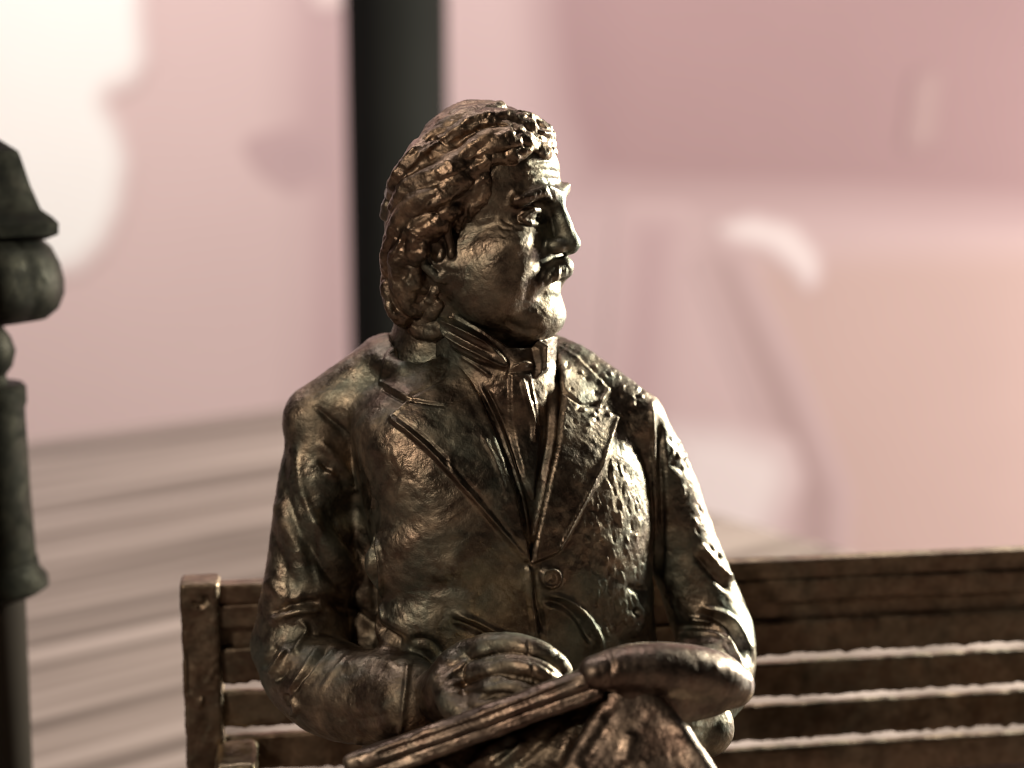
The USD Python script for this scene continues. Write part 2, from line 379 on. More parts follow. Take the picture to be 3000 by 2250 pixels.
cutout('rose_strip', [(2050, 720), (2160, 760), (2330, 1120), (2460, 1450), (2440, 1800), (2340, 1800), (2330, 1420), (2200, 1110)], M_ROSE,
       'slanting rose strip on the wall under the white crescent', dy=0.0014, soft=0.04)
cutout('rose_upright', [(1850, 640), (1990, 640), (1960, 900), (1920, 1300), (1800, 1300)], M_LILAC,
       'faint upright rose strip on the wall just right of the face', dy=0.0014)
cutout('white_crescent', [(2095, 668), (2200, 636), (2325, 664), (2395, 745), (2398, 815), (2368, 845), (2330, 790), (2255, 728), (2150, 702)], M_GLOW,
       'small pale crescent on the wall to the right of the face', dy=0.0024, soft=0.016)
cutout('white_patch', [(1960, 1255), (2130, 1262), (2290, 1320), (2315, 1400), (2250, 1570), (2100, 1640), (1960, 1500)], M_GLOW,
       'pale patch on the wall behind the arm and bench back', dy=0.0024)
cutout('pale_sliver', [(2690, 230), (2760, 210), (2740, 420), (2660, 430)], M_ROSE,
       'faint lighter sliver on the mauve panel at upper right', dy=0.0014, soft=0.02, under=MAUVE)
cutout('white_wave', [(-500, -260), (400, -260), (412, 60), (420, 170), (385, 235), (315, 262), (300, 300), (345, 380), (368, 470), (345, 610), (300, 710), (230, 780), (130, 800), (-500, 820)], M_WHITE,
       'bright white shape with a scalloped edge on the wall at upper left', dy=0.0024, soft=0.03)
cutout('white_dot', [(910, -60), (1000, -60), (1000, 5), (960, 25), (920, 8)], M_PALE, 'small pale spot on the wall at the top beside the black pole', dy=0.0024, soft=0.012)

# table: its far corner stands behind the statuette
K = ground(1044, 1163); A1 = np.array([-math.cos(math.radians(38)), -math.sin(math.radians(38)), 0]); B1 = np.array([math.sin(math.radians(38)), -math.cos(math.radians(38)), 0])
q_ = ground(2300, 1620) - K; K = K + A1 * 0.5 * ((q_[0] * B1[1] - q_[1] * B1[0]) / (A1[0] * B1[1] - A1[1] * B1[0]))   # the right edge passes through that pixel
LA, LB, TT = 1.35, 1.25, 0.032
M_WOOD = material('grey_wood', {'geo': ('geometry', {}),
    'rot': ('mapping', {'mapping_type': 'point', 'rotation': (0, 0, math.radians(-38))}),
    'mp': ('mapping', {'mapping_type': 'point', 'scale': (1.4, 24.0, 1.4)}),
    'mp2': ('mapping', {'mapping_type': 'point', 'scale': (3.0, 110.0, 3.0)}),
    'n': ('noise_texture', {'scale': 1.0, 'detail': 5.0, 'roughness': 0.6, 'distortion': 0.25}),
    'n2': ('noise_texture', {'scale': 1.0, 'detail': 4.0, 'roughness': 0.6, 'distortion': 0.2}),
    'mx': ('mix_float', {'fac': 0.86}),
    'r': ('rgb_ramp', {'ramp': [(0.38, (0.062, 0.044, 0.038)), (0.5, (0.134, 0.098, 0.087)), (0.62, (0.225, 0.17, 0.155))]}),
    'rr': ('rgb_ramp', {'ramp': [(0.3, (0.62,) * 3), (0.7, (0.46,) * 3)]}),
    'b': ('bump', {'strength': 0.25, 'distance': 0.0006}),
    'p': ('principled_bsdf', {'specular_ior_level': 0.12})},
    [('geo.position', 'rot.vector'), ('rot.vector', 'mp.vector'), ('rot.vector', 'mp2.vector'), ('mp.vector', 'n.vector'), ('mp2.vector', 'n2.vector'),
     ('n.fac', 'mx.a'), ('n2.fac', 'mx.b'), ('mx.result', 'r.fac'), ('mx.result', 'rr.fac'), ('rr.color', 'p.roughness'), ('r.color', 'p.base_color'),
     ('mx.result', 'b.height'), ('b.normal', 'p.normal')], 'p.BSDF')
tc = K + A1 * LA / 2 + B1 * LB / 2
t = thing('table', 'grey brown wooden table with streaky grain, under the bronze bench', 'table', (tc[0], tc[1], ZF))
top = bevel_box([LA, LB, TT], 0.003); Rm = np.eye(4); Rm[:3, 0] = -A1; Rm[:3, 1] = -B1
Rm[:3, 3] = [tc[0], tc[1], -TT / 2]; top.apply_transform(Rm); obj('tabletop', top, M_WOOD, t)
for sa in (-1, 1):
    for sb in (-1, 1):
        lg = box_mesh([-0.03, -0.03, 0], [0.03, 0.03, -ZF - TT]); M4 = np.eye(4); M4[:3, 0] = -A1; M4[:3, 1] = -B1
        q = tc + A1 * sa * (LA / 2 - 0.08) + B1 * sb * (LB / 2 - 0.08); M4[:3, 3] = [q[0], q[1], ZF]; lg.apply_transform(M4); obj('leg', lg, M_WOOD, t)

# black pole on the floor behind the table's corner
M_BLACK = plain('black_metal', (0.009, 0.008, 0.007), 0.8, 0.1, 0.2, 8.0)
pc = W(1168, 700, 0.80)
t = thing('black_pole', 'thick black upright pole standing behind the statuette, out of focus', 'pole', (pc[0], pc[1], ZF))
def revolve(prof, n=48): return trimesh.creation.revolve(np.array(prof, float), sections=n)
m = revolve([(0, 0.012), (0.0335, 0.012), (0.0335, 2.6), (0, 2.6)]); m.apply_translation([pc[0], pc[1], ZF]); obj('shaft', m, M_BLACK, t, 40)
m = revolve([(0, 0), (0.13, 0), (0.13, 0.008), (0.125, 0.0118), (0, 0.0118)]); m.apply_translation([pc[0], pc[1], ZF]); obj('base_plate', m, M_BLACK, t, 40)

# bronze lantern post, mostly outside the frame on the left
LY = 0.035
lc = W(-60, 900, LY)
def lz(v): return W(60, v, LY)[2]
t = thing('lantern_post', 'dark bronze lantern post with square flared cap, cut by the left edge', 'lantern post', (lc[0], lc[1], 0.0))
def loft_square(rows, ang):
    """rows of (half diagonal, z): a square column with rounded corners"""
    n = 32; V = []
    for r, z in rows:
        for k in range(n):
            a = 2 * math.pi * k / n; c, s = math.cos(a), math.sin(a)
            rr = r * 0.765 / ((abs(c + s) / 1.41421) ** 9 + (abs(c - s) / 1.41421) ** 9) ** (1 / 9.0)
            V.append((lc[0] + rr * math.cos(a + ang), lc[1] + rr * math.sin(a + ang), z))
    F = []
    for i in range(len(rows) - 1):
        for k in range(n):
            a, b = i * n + k, i * n + (k + 1) % n; F += [(a, b, b + n), (a, b + n, a + n)]
    V += [(lc[0], lc[1], rows[0][1]), (lc[0], lc[1], rows[-1][1])]; e = len(V)
    for k in range(n): F += [(e - 2, (k + 1) % n, k), (e - 1, (len(rows) - 1) * n + k, (len(rows) - 1) * n + (k + 1) % n)]
    return trimesh.Trimesh(V, F, process=False)
AN = math.radians(-4)
k17 = (CT * 0.215 + 0.03 * ST) / FPX
def hd(u): return (u + 60) * k17
obj('cap', loft_square([(hd(150), lz(700)), (hd(188), lz(685)), (hd(190), lz(652)), (hd(172), lz(634)), (hd(140), lz(612)), (hd(112), lz(540)), (hd(90), lz(462)), (hd(82), lz(440))], AN), M_POST, t, 35)
obj('roof', loft_square([(hd(80), lz(441)), (hd(70), lz(434)), (hd(20), lz(402)), (hd(-20), lz(380)), (hd(-36), lz(340))], AN), M_POST, t, 35)
V = []; F = []; n = 96; rows = [(118, 700), (150, 730), (172, 780), (182, 830), (180, 870), (165, 905), (132, 932), (60, 945)]
for u, v in rows:
    for k in range(n):
        a = 2 * math.pi * k / n; rr = hd(u) * (1 + 0.05 * (abs(math.cos(4 * a + 0.6)) - 0.5)); V.append((lc[0] + rr * math.cos(a), lc[1] + rr * math.sin(a), lz(v)))
for i in range(len(rows) - 1):
    for k in range(n):
        a, b = i * n + k, i * n + (k + 1) % n; F += [(a, a + n, b + n), (a, b + n, b)]
V += [(lc[0], lc[1], lz(700)), (lc[0], lc[1], lz(945))]
for k in range(n): F += [(len(V) - 2, k, (k + 1) % n), (len(V) - 1, (len(rows) - 1) * n + (k + 1) % n, (len(rows) - 1) * n + k)]
obj('ribbed_drum', trimesh.Trimesh(V, F, process=False), M_POST, t, 50)
def lpart(name, prof):
    m = revolve([(max(hd(u), 0) if u > -60 else 0, lz(v)) for u, v in prof][::-1], 40); m.apply_translation([lc[0], lc[1], 0]); return obj(name, m, M_POST, t, 40)
lpart('neck', [(-60, 938), (12, 938), (2, 960), (22, 990), (34, 1030), (22, 1075), (2, 1100), (8, 1128), (-60, 1128)])
lpart('column', [(-60, 1127), (48, 1127), (57, 1137), (57, 1180), (50, 1200), (52, 1450), (58, 1640), (-60, 1640)])
lpart('collar', [(-60, 1639), (62, 1639), (66, 1668), (88, 1695), (90, 1720), (66, 1735), (-60, 1745)])
zb = lz(1744)
m = revolve([(0, 0.0), (hd(-14), 0.0), (hd(-14), 0.003), (hd(-20), 0.006), (hd(8), 0.03), (hd(20), zb), (0, zb)], 40); m.apply_translation([lc[0], lc[1], 0]); obj('pedestal', m, plain('dark_plinth', (0.012, 0.0085, 0.0065), 0.8, 0.05, 0.2, 60.0), t, 40)
# ------------------------------------------------------------------ bench
BY = math.radians(8.2); BE = np.array([math.cos(BY), math.sin(BY), 0]); BN = np.array([math.sin(BY), -math.cos(BY), 0]); BZ = np.array([0, 0, 1.0])
RB = np.stack([BE, -BN, BZ], 1)                       # bench axes: along, backwards, up
BO = np.array([0.0, 13.0, 0.0])                       # a point of the back's front face, mm
def bp(s, d, z): return BO + BE * s - BN * d + BZ * z  # along, behind the face, height (mm)
def back_z(u, v):
    """height of the back's plane under pixel (u, v)"""
    p0 = WM(u, v, 0); d = p0 - CAM * 1000; t = ((BO - CAM * 1000) @ BN) / (d @ BN); return (CAM * 1000 + d * t)
SEATZ = WM(1500, 2455, -5)[2]
ob = thing('bench', 'bronze slatted bench that the seated figure rests on', 'bench', (0, 0.013, 0))
S0, S1 = back_z(600, 1900) - BO, back_z(2600, 1900) - BO
sL = float(S0 @ BE); sR = 88.0
def slat(name, z0, z1, d0, d1, s0=sL, s1=sR, drip=0.22, seed=0, h=0.34, mat=None):
    F = Field().add(rbox(bp((s0 + s1) / 2, (d0 + d1) / 2, (z0 + z1) / 2), [(s1 - s0) / 2, (d1 - d0) / 2, (z1 - z0) / 2], 0.35, RB), 0)
    def extra(V, N):
        q = np.stack([V @ BE * 0.9, V[:, 2] * 0.25, V @ BN * 0.3], 1)
        low = np.clip(-N[:, 2], 0, 1)
        return low * drip * 2.2 * (meshkit.fbm(q + 7.3 * seed + 50, 4, seed) - 0.42) + np.clip(N[:, 2], 0, 1) * drip * 0.5 * (meshkit.fbm(q * 0.6 + 3.1 * seed + 50, 3, seed + 5) - 0.5)
    V, T = finish(F, h, casting=((2.6, 0.07), (0.8, 0.025)), extra=extra)
    return obj(name, (V, T), mat or M_BENCH, ob, True)
def zz(v): return back_z(712, v)[2]
slat('top_rail', zz(1772), zz(1711), 0.0, 2.6, seed=1)
slat('slat', zz(1836), zz(1768), -0.5, 1.3, seed=2)
slat('slat', zz(1905), zz(1834), 1.0, 2.4, seed=9)
slat('slat', zz(1997), zz(1897), -0.3, 1.3, seed=3, drip=0.5)
slat('slat', zz(2128), zz(2025), -0.3, 1.3, seed=4, drip=0.6)
slat('slat', zz(2259), zz(2155), -0.3, 1.3, seed=5, drip=0.6)
slat('slat', zz(2388), zz(2286), -0.3, 1.3, seed=6, drip=0.4)
for k in range(6):                                                    # seat
    d = -5.5 - 6.6 * k
    slat('seat_slat', SEATZ - 2.2, SEATZ, d - 5.6, d, seed=20 + k, h=0.5, drip=0.15)
# posts, arms, legs
def block(name, u0, u1, v0, v1, y, hy, r=0.5, lean=0.0, mat=None, seed=0):
    a, b = WM(u0, v0, y), WM(u1, v1, y); c = (a + b) / 2; hh = [abs(b[0] - a[0]) / 2, hy, abs(a[2] - b[2]) / 2]
    F = Field().add(rbox(c, hh, r, RB @ rotx(lean)), 0)
    V, T = finish(F, 0.26, casting=((2.4, 0.16), (0.8, 0.07))); return obj(name, (V, T), mat or M_BENCH, ob, True)
yp = back_z(600, 1900)[1]
def upright(name, s, w, z0, z1, d0, d1, r=0.55, h=0.26, dent=True):
    F = Field().add(rbox(bp(s, (d0 + d1) / 2, (z0 + z1) / 2), [w / 2, (d1 - d0) / 2, (z1 - z0) / 2], r, RB), 0)
    rel = None
    if dent:
        rel = Relief()
        rel.line([(566, 1765), (585, 1778), (604, 1765), (600, 1745)], 7, -0.45, 0.05)
        rel.line([(566, 1772), (585, 1788), (610, 1768)], 6, 0.25, 0.05)
        rel.line([(578, 2080), (596, 2040)], 8, 0.25); rel.line([(630, 1960), (600, 2010)], 5, 0.2)
        rel.line([(548, 1900), (556, 1960), (552, 2040)], 9, -0.3); rel.blob(640, 1850, 14, 120, -0.12)
    V, T = finish(F, h, rel, casting=((2.4, 0.2), (0.8, 0.09), (0.35, 0.03))); return obj(name, (V, T), M_BENCH, ob, True)
ztop = back_z(592, 1700)[2]
upright('back_post', float((back_z(592, 1900) - BO) @ BE), 5.05, 0.15, ztop, -1.6, 3.0)
upright('back_post', sR + 0.5, 5.0, 0.15, ztop, -1.6, 3.0, h=0.6, dent=False)
# arm rest, its rounded front end seen just below the gap
za = WM(690, 2172, 6)[2]
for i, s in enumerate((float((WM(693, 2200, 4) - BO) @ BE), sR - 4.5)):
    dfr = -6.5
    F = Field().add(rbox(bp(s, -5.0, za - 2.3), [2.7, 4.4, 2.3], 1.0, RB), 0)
    V, T = finish(F, 0.28, casting=((2.2, 0.15), (0.7, 0.08))); obj('arm_rest', (V, T), M_ARM, ob, True, 'worn arm rest end of the bench, coloured paler for the light it catches')
    upright('arm_post', s, 4.2, SEATZ - 2.0, za - 3.9, -5.6, -1.6, h=0.5, dent=False)
for s in (sL, sR):
    slat('seat_rail', SEATZ - 5.4, SEATZ - 2.3, -42.5, 2.0, s - 1.5 if s < 0 else s - 1.0, s + 1.0 if s < 0 else s + 1.5, seed=40, h=0.6)
    upright('front_leg', s, 4.2, 0.15, SEATZ - 5.0, -41.0, -37.0, h=0.6, dent=False)
# ------------------------------------------------------------------ seated figure
from scipy.interpolate import PchipInterpolator, CubicSpline
TY = math.radians(23)
RT = rotz(TY)
rowsT = np.array([  # v, u centre, half width px, half depth mm, centre y
    (1000, 1425, 130, 5.0, 2.2), (1080, 1425, 270, 7.4, 1.8), (1160, 1430, 380, 9.2, 1.5), (1300, 1455, 425, 11.4, 1.0), (1500, 1490, 420, 12.6, 0.6),
    (1700, 1505, 408, 12.8, 0.6), (1850, 1510, 415, 13.0, 0.6), (2050, 1510, 440, 13.5, 0.5), (2300, 1510, 470, 14.5, 0.5), (2480, 1510, 470, 14.5, 0.5)], float)
Zr = np.array([WM(u, v, y)[2] for v, u, w, b, y in rowsT]); Xr = np.array([WM(u, v, y)[0] for v, u, w, b, y in rowsT])
o = np.argsort(Zr)
zs_ = np.linspace(Zr.min(), Zr.max(), 400)
def prof(a): return CubicSpline(Zr[o], a[o])(zs_)
pX, pW, pB, pY = prof(Xr), prof(rowsT[:, 2]) * PX, prof(rowsT[:, 3]), prof(rowsT[:, 4])
def torso(off=0.0, p=3.0):
    def fn(P):
        z = P[:, 2]; zc = np.clip(z, Zr.min(), Zr.max())
        g = lambda a: np.interp(zc, zs_, a)
        a, b = g(pW) + off, g(pB) + off
        x, y = P[:, 0] - g(pX), P[:, 1] - g(pY)
        c, s = math.cos(TY), math.sin(TY); lx, ly = x * c + y * s, -x * s + y * c
        r = (np.abs(lx / a) ** p + np.abs(ly / b) ** p) ** (1 / p)
        d = (r - 1) * np.minimum(a, b)
        return np.maximum(d, np.maximum(z - Zr.max(), Zr.min() - z))
    return fn, np.array([Xr.min() - 21, -17, Zr.min()]), np.array([Xr.max() + 21, 18, Zr.max()])

# ---- head (in life-size millimetres, scaled)
HS, HYAW = 0.118, math.radians(67)
HC = WM(1398, 622, 1.5); RH = rotz(HYAW) @ roty(math.radians(0)) @ rotx(math.radians(2))
def local(F):
    lo, hi = F.bounds(); cs = np.array([(x, y, z) for x in (lo[0], hi[0]) for y in (lo[1], hi[1]) for z in (lo[2], hi[2])]) * HS @ RH.T + HC
    return (lambda P: HS * F(((P - HC) @ RH) / HS)), cs.min(0), cs.max(0)
class Big(Field):
    """a field in life-size millimetres"""
    def __call__(s, P):
        d = np.full(len(P), 60.0)
        for op, (fn, lo, hi), k in s.ops:
            m = np.all((P > lo - k - 25) & (P < hi + k + 25), axis=1)
            if not m.any(): continue
            g = fn(P[m])
            d[m] = smin(d[m], g, k) if op == 'u' else -smin(-d[m], g, k)
        return d
skull = Big()
skull.add(ell((0, 0, 30), (74, 72, 72)), 1)
skull.add(ell((0, -28, -30), (62, 60, 80)), 22)
skull.add(ell((0, -22, 46), (62, 64, 46)), 14)
skull.add(ell((0, -48, -112), (36, 34, 20)), 14)
skull.add(chain([(-58, 2, -48), (-46, -40, -82), (-20, -72, -104), (20, -72, -104), (46, -40, -82), (58, 2, -48)], [23, 23, 19, 19, 23, 23]), 22)
for s in (-1, 1): skull.add(ell((s * 44, -40, -88), (22, 30, 22)), 14)
skull.add(ell((0, -82, -103), (25, 18, 19)), 10)
skull.add(ell((0, -60, -88), (40, 30, 26)), 16)
for s in (-1, 1):
    skull.add(ell((s * 46, -58, -26), (22, 22, 17)), 16)          # cheekbone
    skull.add(ell((s * 52, -32, -58), (24, 38, 42)), 18)          # fleshy cheek
    skull.add(ell((s * 38, -64, -56), (20, 20, 24)), 14)
    skull.add(chain([(s * 6, -88, 21), (s * 28, -84, 25), (s * 50, -68, 19)], [6.5, 7, 6]), 14)    # brow
    skull.sub(ell((s * 33, -88, 4), (18, 17, 13)), 9)            # socket
    skull.add(ell((s * 32, -66, 3), (13, 13, 12.5)), 2)        # eyeball
    skull.add(chain([(s * 19, -77, 2), (s * 26, -79, 8), (s * 36, -77.5, 8.5), (s * 46, -70, 1)], [2.4, 3.2, 3.4, 3.0]), 1.6)
    skull.add(chain([(s * 19, -76, 0), (s * 27, -78, -5), (s * 38, -75.5, -4.5), (s * 46, -69, 0)], [2.2, 3, 3, 2.4]), 2)
    skull.add(chain([(s * 20, -76, -11), (s * 31, -76, -15), (s * 44, -68, -11)], [4, 5.5, 4.5]), 5)   # eye bag
    skull.add(chain([(s * 10, -91, 27), (s * 26, -89, 31), (s * 44, -77, 26), (s * 54, -66, 16)], [2.5, 3.2, 2.8, 1.5]), 4)  # eyebrow
    skull.add(ell((s * 14, -94, -28), (9.5, 11, 8.5)), 5)             # nostril wing
    skull.sub(ell((s * 7.5, -100, -37), (4, 6, 4.5)), 2)
    skull.add(chain([(s * 4, -98, -50), (s * 18, -94, -56), (s * 34, -80, -68), (s * 40, -72, -80)], [9, 8, 5.5, 3]), 9)  # moustache
    ex = s * 79; EZ = -12
    skull.add(ell((s * 74, 8, -24 + EZ), (8, 15, 27)), 5)
    skull.add(chain([(ex, -8, -18 + EZ), (ex + s * 3, -4, 0 + EZ), (ex + s * 6, 10, 8 + EZ), (ex + s * 9, 24, 0 + EZ), (ex + s * 9, 26, -18 + EZ), (ex + s * 5, 17, -38 + EZ), (ex + s * 1, 5, -50 + EZ)], [4, 4.5, 4.8, 5, 5, 5, 5]), 1.5)
    skull.add(ell((ex - s * 1, 0, -48 + EZ), (5, 6, 8)), 3)
    skull.add(chain([(ex + s * 3, 14, -2 + EZ), (ex + s * 5, 17, -18 + EZ), (ex + s * 2, 8, -36 + EZ)], 3.5), 2)
    skull.add(ell((ex, -9, -24 + EZ), (4.5, 4, 6)), 2)
    skull.sub(ell((ex + s * 4, 4, -22 + EZ), (7, 7, 11)), 3)
skull.add(chain([(0, -86, 18), (0, -93, 2), (0, -100, -16), (0, -104, -25)], [8, 8.5, 10, 11.5]), 7)   # nose
skull.add(ell((0, -76, -70), (26, 15, 16)), 8)
skull.add(chain([(-15, -85, -75), (0, -89, -76), (15, -85, -75)], [4, 5, 4]), 4)          # lower lip
skull.add(chain([(0, 22, -60), (0, 34, -130), (0, 44, -190)], [56, 55, 62]), 26)
skull.add(chain([(0, -30, -100), (0, -8, -135)], [34, 40]), 22)                             # soft throat
for s in (-1, 1): skull.add(chain([(s * 58, 30, -60), (s * 40, 0, -130), (s * 14, -22, -175)], [12, 12, 10]), 14)
headp = local(skull)
body = Field().add(headp, 0.5)
# neck root, core, arms
nb = HC + RH @ (np.array([0, 44, -185]) * HS)
body.add(tube([(*nb, 6.0), (*WM(1440, 1150, 1.5), 6.0), (*WM(1490, 1700, 0.5), 8.0), (*WM(1500, 2300, 0.5), 9.0)]), 3.0)
armL = [(945, 1235, 2, 100), (925, 1450, 0.5, 118), (905, 1680, -1, 128), (885, 1850, -2, 138), (905, 1960, -5, 140), (1010, 2030, -10, 138), (1190, 2052, -17, 118)]
armR = [(1862, 1240, 4.5, 92), (1930, 1400, 4.8, 104), (1985, 1570, 5, 110), (2050, 1740, 4.2, 116), (2095, 1880, 2, 122), (2080, 2000, -5, 118), (1990, 2080, -15, 100)]
thin = lambda A: [(u, v, y, r * 0.45) for u, v, y, r in A]
body.add(uvtube([(1500, 1260, 2, 120)] + thin(armL)), 3.0).add(uvtube([(1500, 1260, 2, 120)] + thin(armR)), 3.0)
# near hand: fist resting on the book, fingers towards the spine
body.add(uvtube([(1150, 2058, -16, 62), (1230, 2050, -19, 66), (1300, 2030, -21, 74)]), 1.5)
body.add(ell(WM(1370, 1985, -22), (4.1, 3.1, 4.0), roty(math.radians(14))), 1.6)
body.add(ell(WM(1330, 2040, -23), (3.2, 3.0, 3.4)), 1.2)
body.add(uvtube([(1365, 1916, -22, 38), (1460, 1890, -24, 35), (1560, 1902, -25.5, 31), (1628, 1938, -25.5, 27), (1652, 1965, -25, 23)]), 0.25)
body.add(uvtube([(1400, 1974, -25, 36), (1490, 1952, -27, 33), (1575, 1966, -28, 30), (1628, 2002, -27.5, 26), (1640, 2030, -26, 22)]), 0.2)
body.add(uvtube([(1395, 2034, -26, 33), (1470, 2014, -28.5, 31), (1545, 2028, -29, 28), (1590, 2062, -28, 24)]), 0.2)
body.add(uvtube([(1360, 2080, -26, 34), (1420, 2062, -28.5, 32), (1480, 2075, -29, 28), (1520, 2105, -28, 24)]), 0.4)
body.add(uvtube([(1300, 2000, -24, 40), (1330, 2070, -27, 38), (1385, 2110, -29, 34), (1440, 2128, -30, 28)]), 0.6)     # thumb
# far hand under the book
body.add(ell(WM(2060, 2130, -19), (3.6, 3.2, 3.6)), 1.5)
for i, (du, dv) in enumerate(((0, 0), (-6, 32), (-14, 62), (-24, 90))):
    body.add(uvtube([(2070 + du, 2090 + dv * 0.9, -21, 30), (2010 + du, 2080 + dv, -24, 29), (1945 + du, 2085 + dv, -25, 26), (1900 + du, 2100 + dv, -24, 22)]), 0.4)
body.add(uvtube([(2085, 2080, -18, 34), (2060, 2030, -20, 30), (2010, 2010, -21, 26)]), 0.5)

rb = Relief()
rb.line([(1470, 618), (1520, 583), (1590, 570)], 9, 0.1).line([(1500, 655), (1540, 668), (1590, 655)], 6, 0.12)
rb.line([(1600, 735), (1565, 780), (1545, 850), (1550, 890)], 14, -0.16).line([(1570, 745), (1530, 800), (1515, 860)], 18, 0.12)
rb.line([(1500, 660), (1465, 640)], 4, -0.15).line([(1500, 672), (1462, 668)], 4, -0.13).line([(1505, 684), (1468, 695)], 4, -0.12)
rb.line([(1545, 480), (1600, 470), (1650, 480)], 6, -0.16).line([(1545, 505), (1600, 497), (1655, 510)], 6, -0.16).line([(1560, 528), (1610, 522), (1660, 535)], 5, -0.12)
rb.line([(1600, 520), (1615, 560), (1625, 590)], 5, -0.2)
rb.blob(1440, 800, 62, 78, 0.5).blob(1455, 765, 30, 38, 0.12).blob(1520, 700, 34, 26, -0.12).blob(1400, 660, 30, 30, -0.15)
rb.blob(1430, 560, 40, 60, 0.15).line([(1480, 640), (1440, 640), (1390, 655)], 10, 0.12)
for i in range(9): rb.line([(1600 + i * 10, 775 + i * 1.5), (1592 + i * 10.5, 810), (1580 + i * 11, 838)], 3.2, -0.1 if i % 2 else 0.09, 0.2)
for i in range(7): rb.line([(1500 + i * 15, 592 - i * 4), (1512 + i * 15, 578 - i * 4)], 4.5, 0.08)
rb.line([(1480, 940), (1530, 965), (1590, 970)], 10, -0.25).line([(1320, 900), (1380, 960), (1440, 985)], 10, -0.18).line([(1345, 930), (1385, 985)], 5, 0.2).line([(1400, 960), (1420, 1000)], 5, 0.15)
rb.line([(1400, 1945), (1480, 1921), (1570, 1934), (1640, 1982)], 6, -0.35).line([(1420, 2005), (1490, 1983), (1570, 1998), (1612, 2034)], 6, -0.35).line([(1400, 2055), (1460, 2033), (1530, 2050)], 7, -0.35)
# hand: knuckles, tendons, creases
for a in ((1410, 1912), (1430, 1968), (1425, 2020), (1395, 2068)): rb.blob(a[0], a[1], 20, 17, 0.35)
for a in ((1300, 1990, 1400, 1915), (1310, 2010, 1420, 1968), (1310, 2030, 1415, 2018)): rb.line([(a[0], a[1]), (a[2], a[3])], 8, 0.18)
rb.line([(1545, 1872), (1550, 1900), (1548, 1925)], 5, -0.15).line([(1555, 1930), (1562, 1960), (1558, 1985)], 5, -0.15)
rb.line([(1630, 1925), (1655, 1935)], 6, 0.2)
fig = thing('bronze_statuette', 'dark bronze statuette of a seated man in a suit with wavy hair and moustache', 'statuette', tuple(WM(1500, 2455, -5) * [0.001, 0.001, 0.001]))
V, T = finish(body, 0.175, rb, casting=((1.8, 0.10), (0.7, 0.05), (0.28, 0.02)))
obj('body', (V, T), M_FIG, fig, True)
bodyF = body

# ---- hair
hb = Big()
hb.add(ell((0, -4, 37), (79, 75, 78)), 1)
hb.add(ell((0, 46, 0), (72, 46, 54)), 14)
hb.add(ell((0, 64, -24), (62, 28, 54)), 12)
hb.add(ell((0, 68, -66), (60, 26, 40)), 10)
hb.add(ell((0, -38, 74), (52, 33, 27)), 14)
for s in (-1, 1):
    hb.add(ell((s * 72, 18, 24), (22, 40, 44)), 14)
    hb.add(ell((s * 66, 40, -34), (24, 31, 58)), 14)
    hb.add(ell((s * 54, 54, -86), (22, 26, 24)), 12)
    hb.sub(ell((s * 90, 2, -40), (32, 34, 44)), 8)               # round the ear
    hb.sub(ell((s * 78, -62, 2), (40, 52, 56)), 10)               # temple
hb.sub(ell((0, -112, 22), (78, 62, 66)), 10)                      # forehead
hb.sub(ell((0, -70, -90), (90, 90, 90)), 10)
hair = Field().add(local(hb), 0.5)
base = Field().add(local(hb), 0.5).add(headp, 0)
locks = [
    ([(1622, 425), (1575, 388), (1500, 348), (1400, 352), (1310, 400), (1230, 455)], 30),
    ([(1600, 445), (1520, 405), (1440, 412), (1370, 450), (1290, 505), (1200, 545), (1150, 610)], 32),
    ([(1420, 470), (1370, 520), (1300, 565), (1220, 600), (1160, 670), (1132, 760)], 34),
    ([(1395, 540), (1340, 600), (1260, 650), (1200, 690), (1165, 770), (1160, 850)], 34),
    ([(1350, 615), (1300, 645), (1245, 690), (1215, 760), (1205, 840), (1190, 900)], 28),
    ([(1140, 720), (1132, 810), (1148, 890), (1195, 935), (1250, 925), (1285, 890)], 26),
    ([(1185, 800), (1180, 860), (1210, 905), (1250, 890), (1275, 850)], 22),
    ([(1470, 312), (1390, 330), (1300, 380), (1215, 450), (1160, 540), (1130, 630)], 30),
    ([(1560, 335), (1610, 372), (1640, 412), (1628, 440)], 20),
    ([(1500, 330), (1570, 352), (1600, 400), (1590, 450)], 22),
    ([(1450, 345), (1500, 370), (1540, 420), (1510, 455), (1450, 465)], 24),
    ([(1420, 450), (1415, 520), (1400, 580), (1360, 640)], 24),
    ([(1170, 930), (1230, 965), (1300, 960), (1330, 930)], 22),
    ([(1372, 600), (1352, 640), (1340, 672)], 14),
]
rh = Relief()
rs = np.random.RandomState(4)
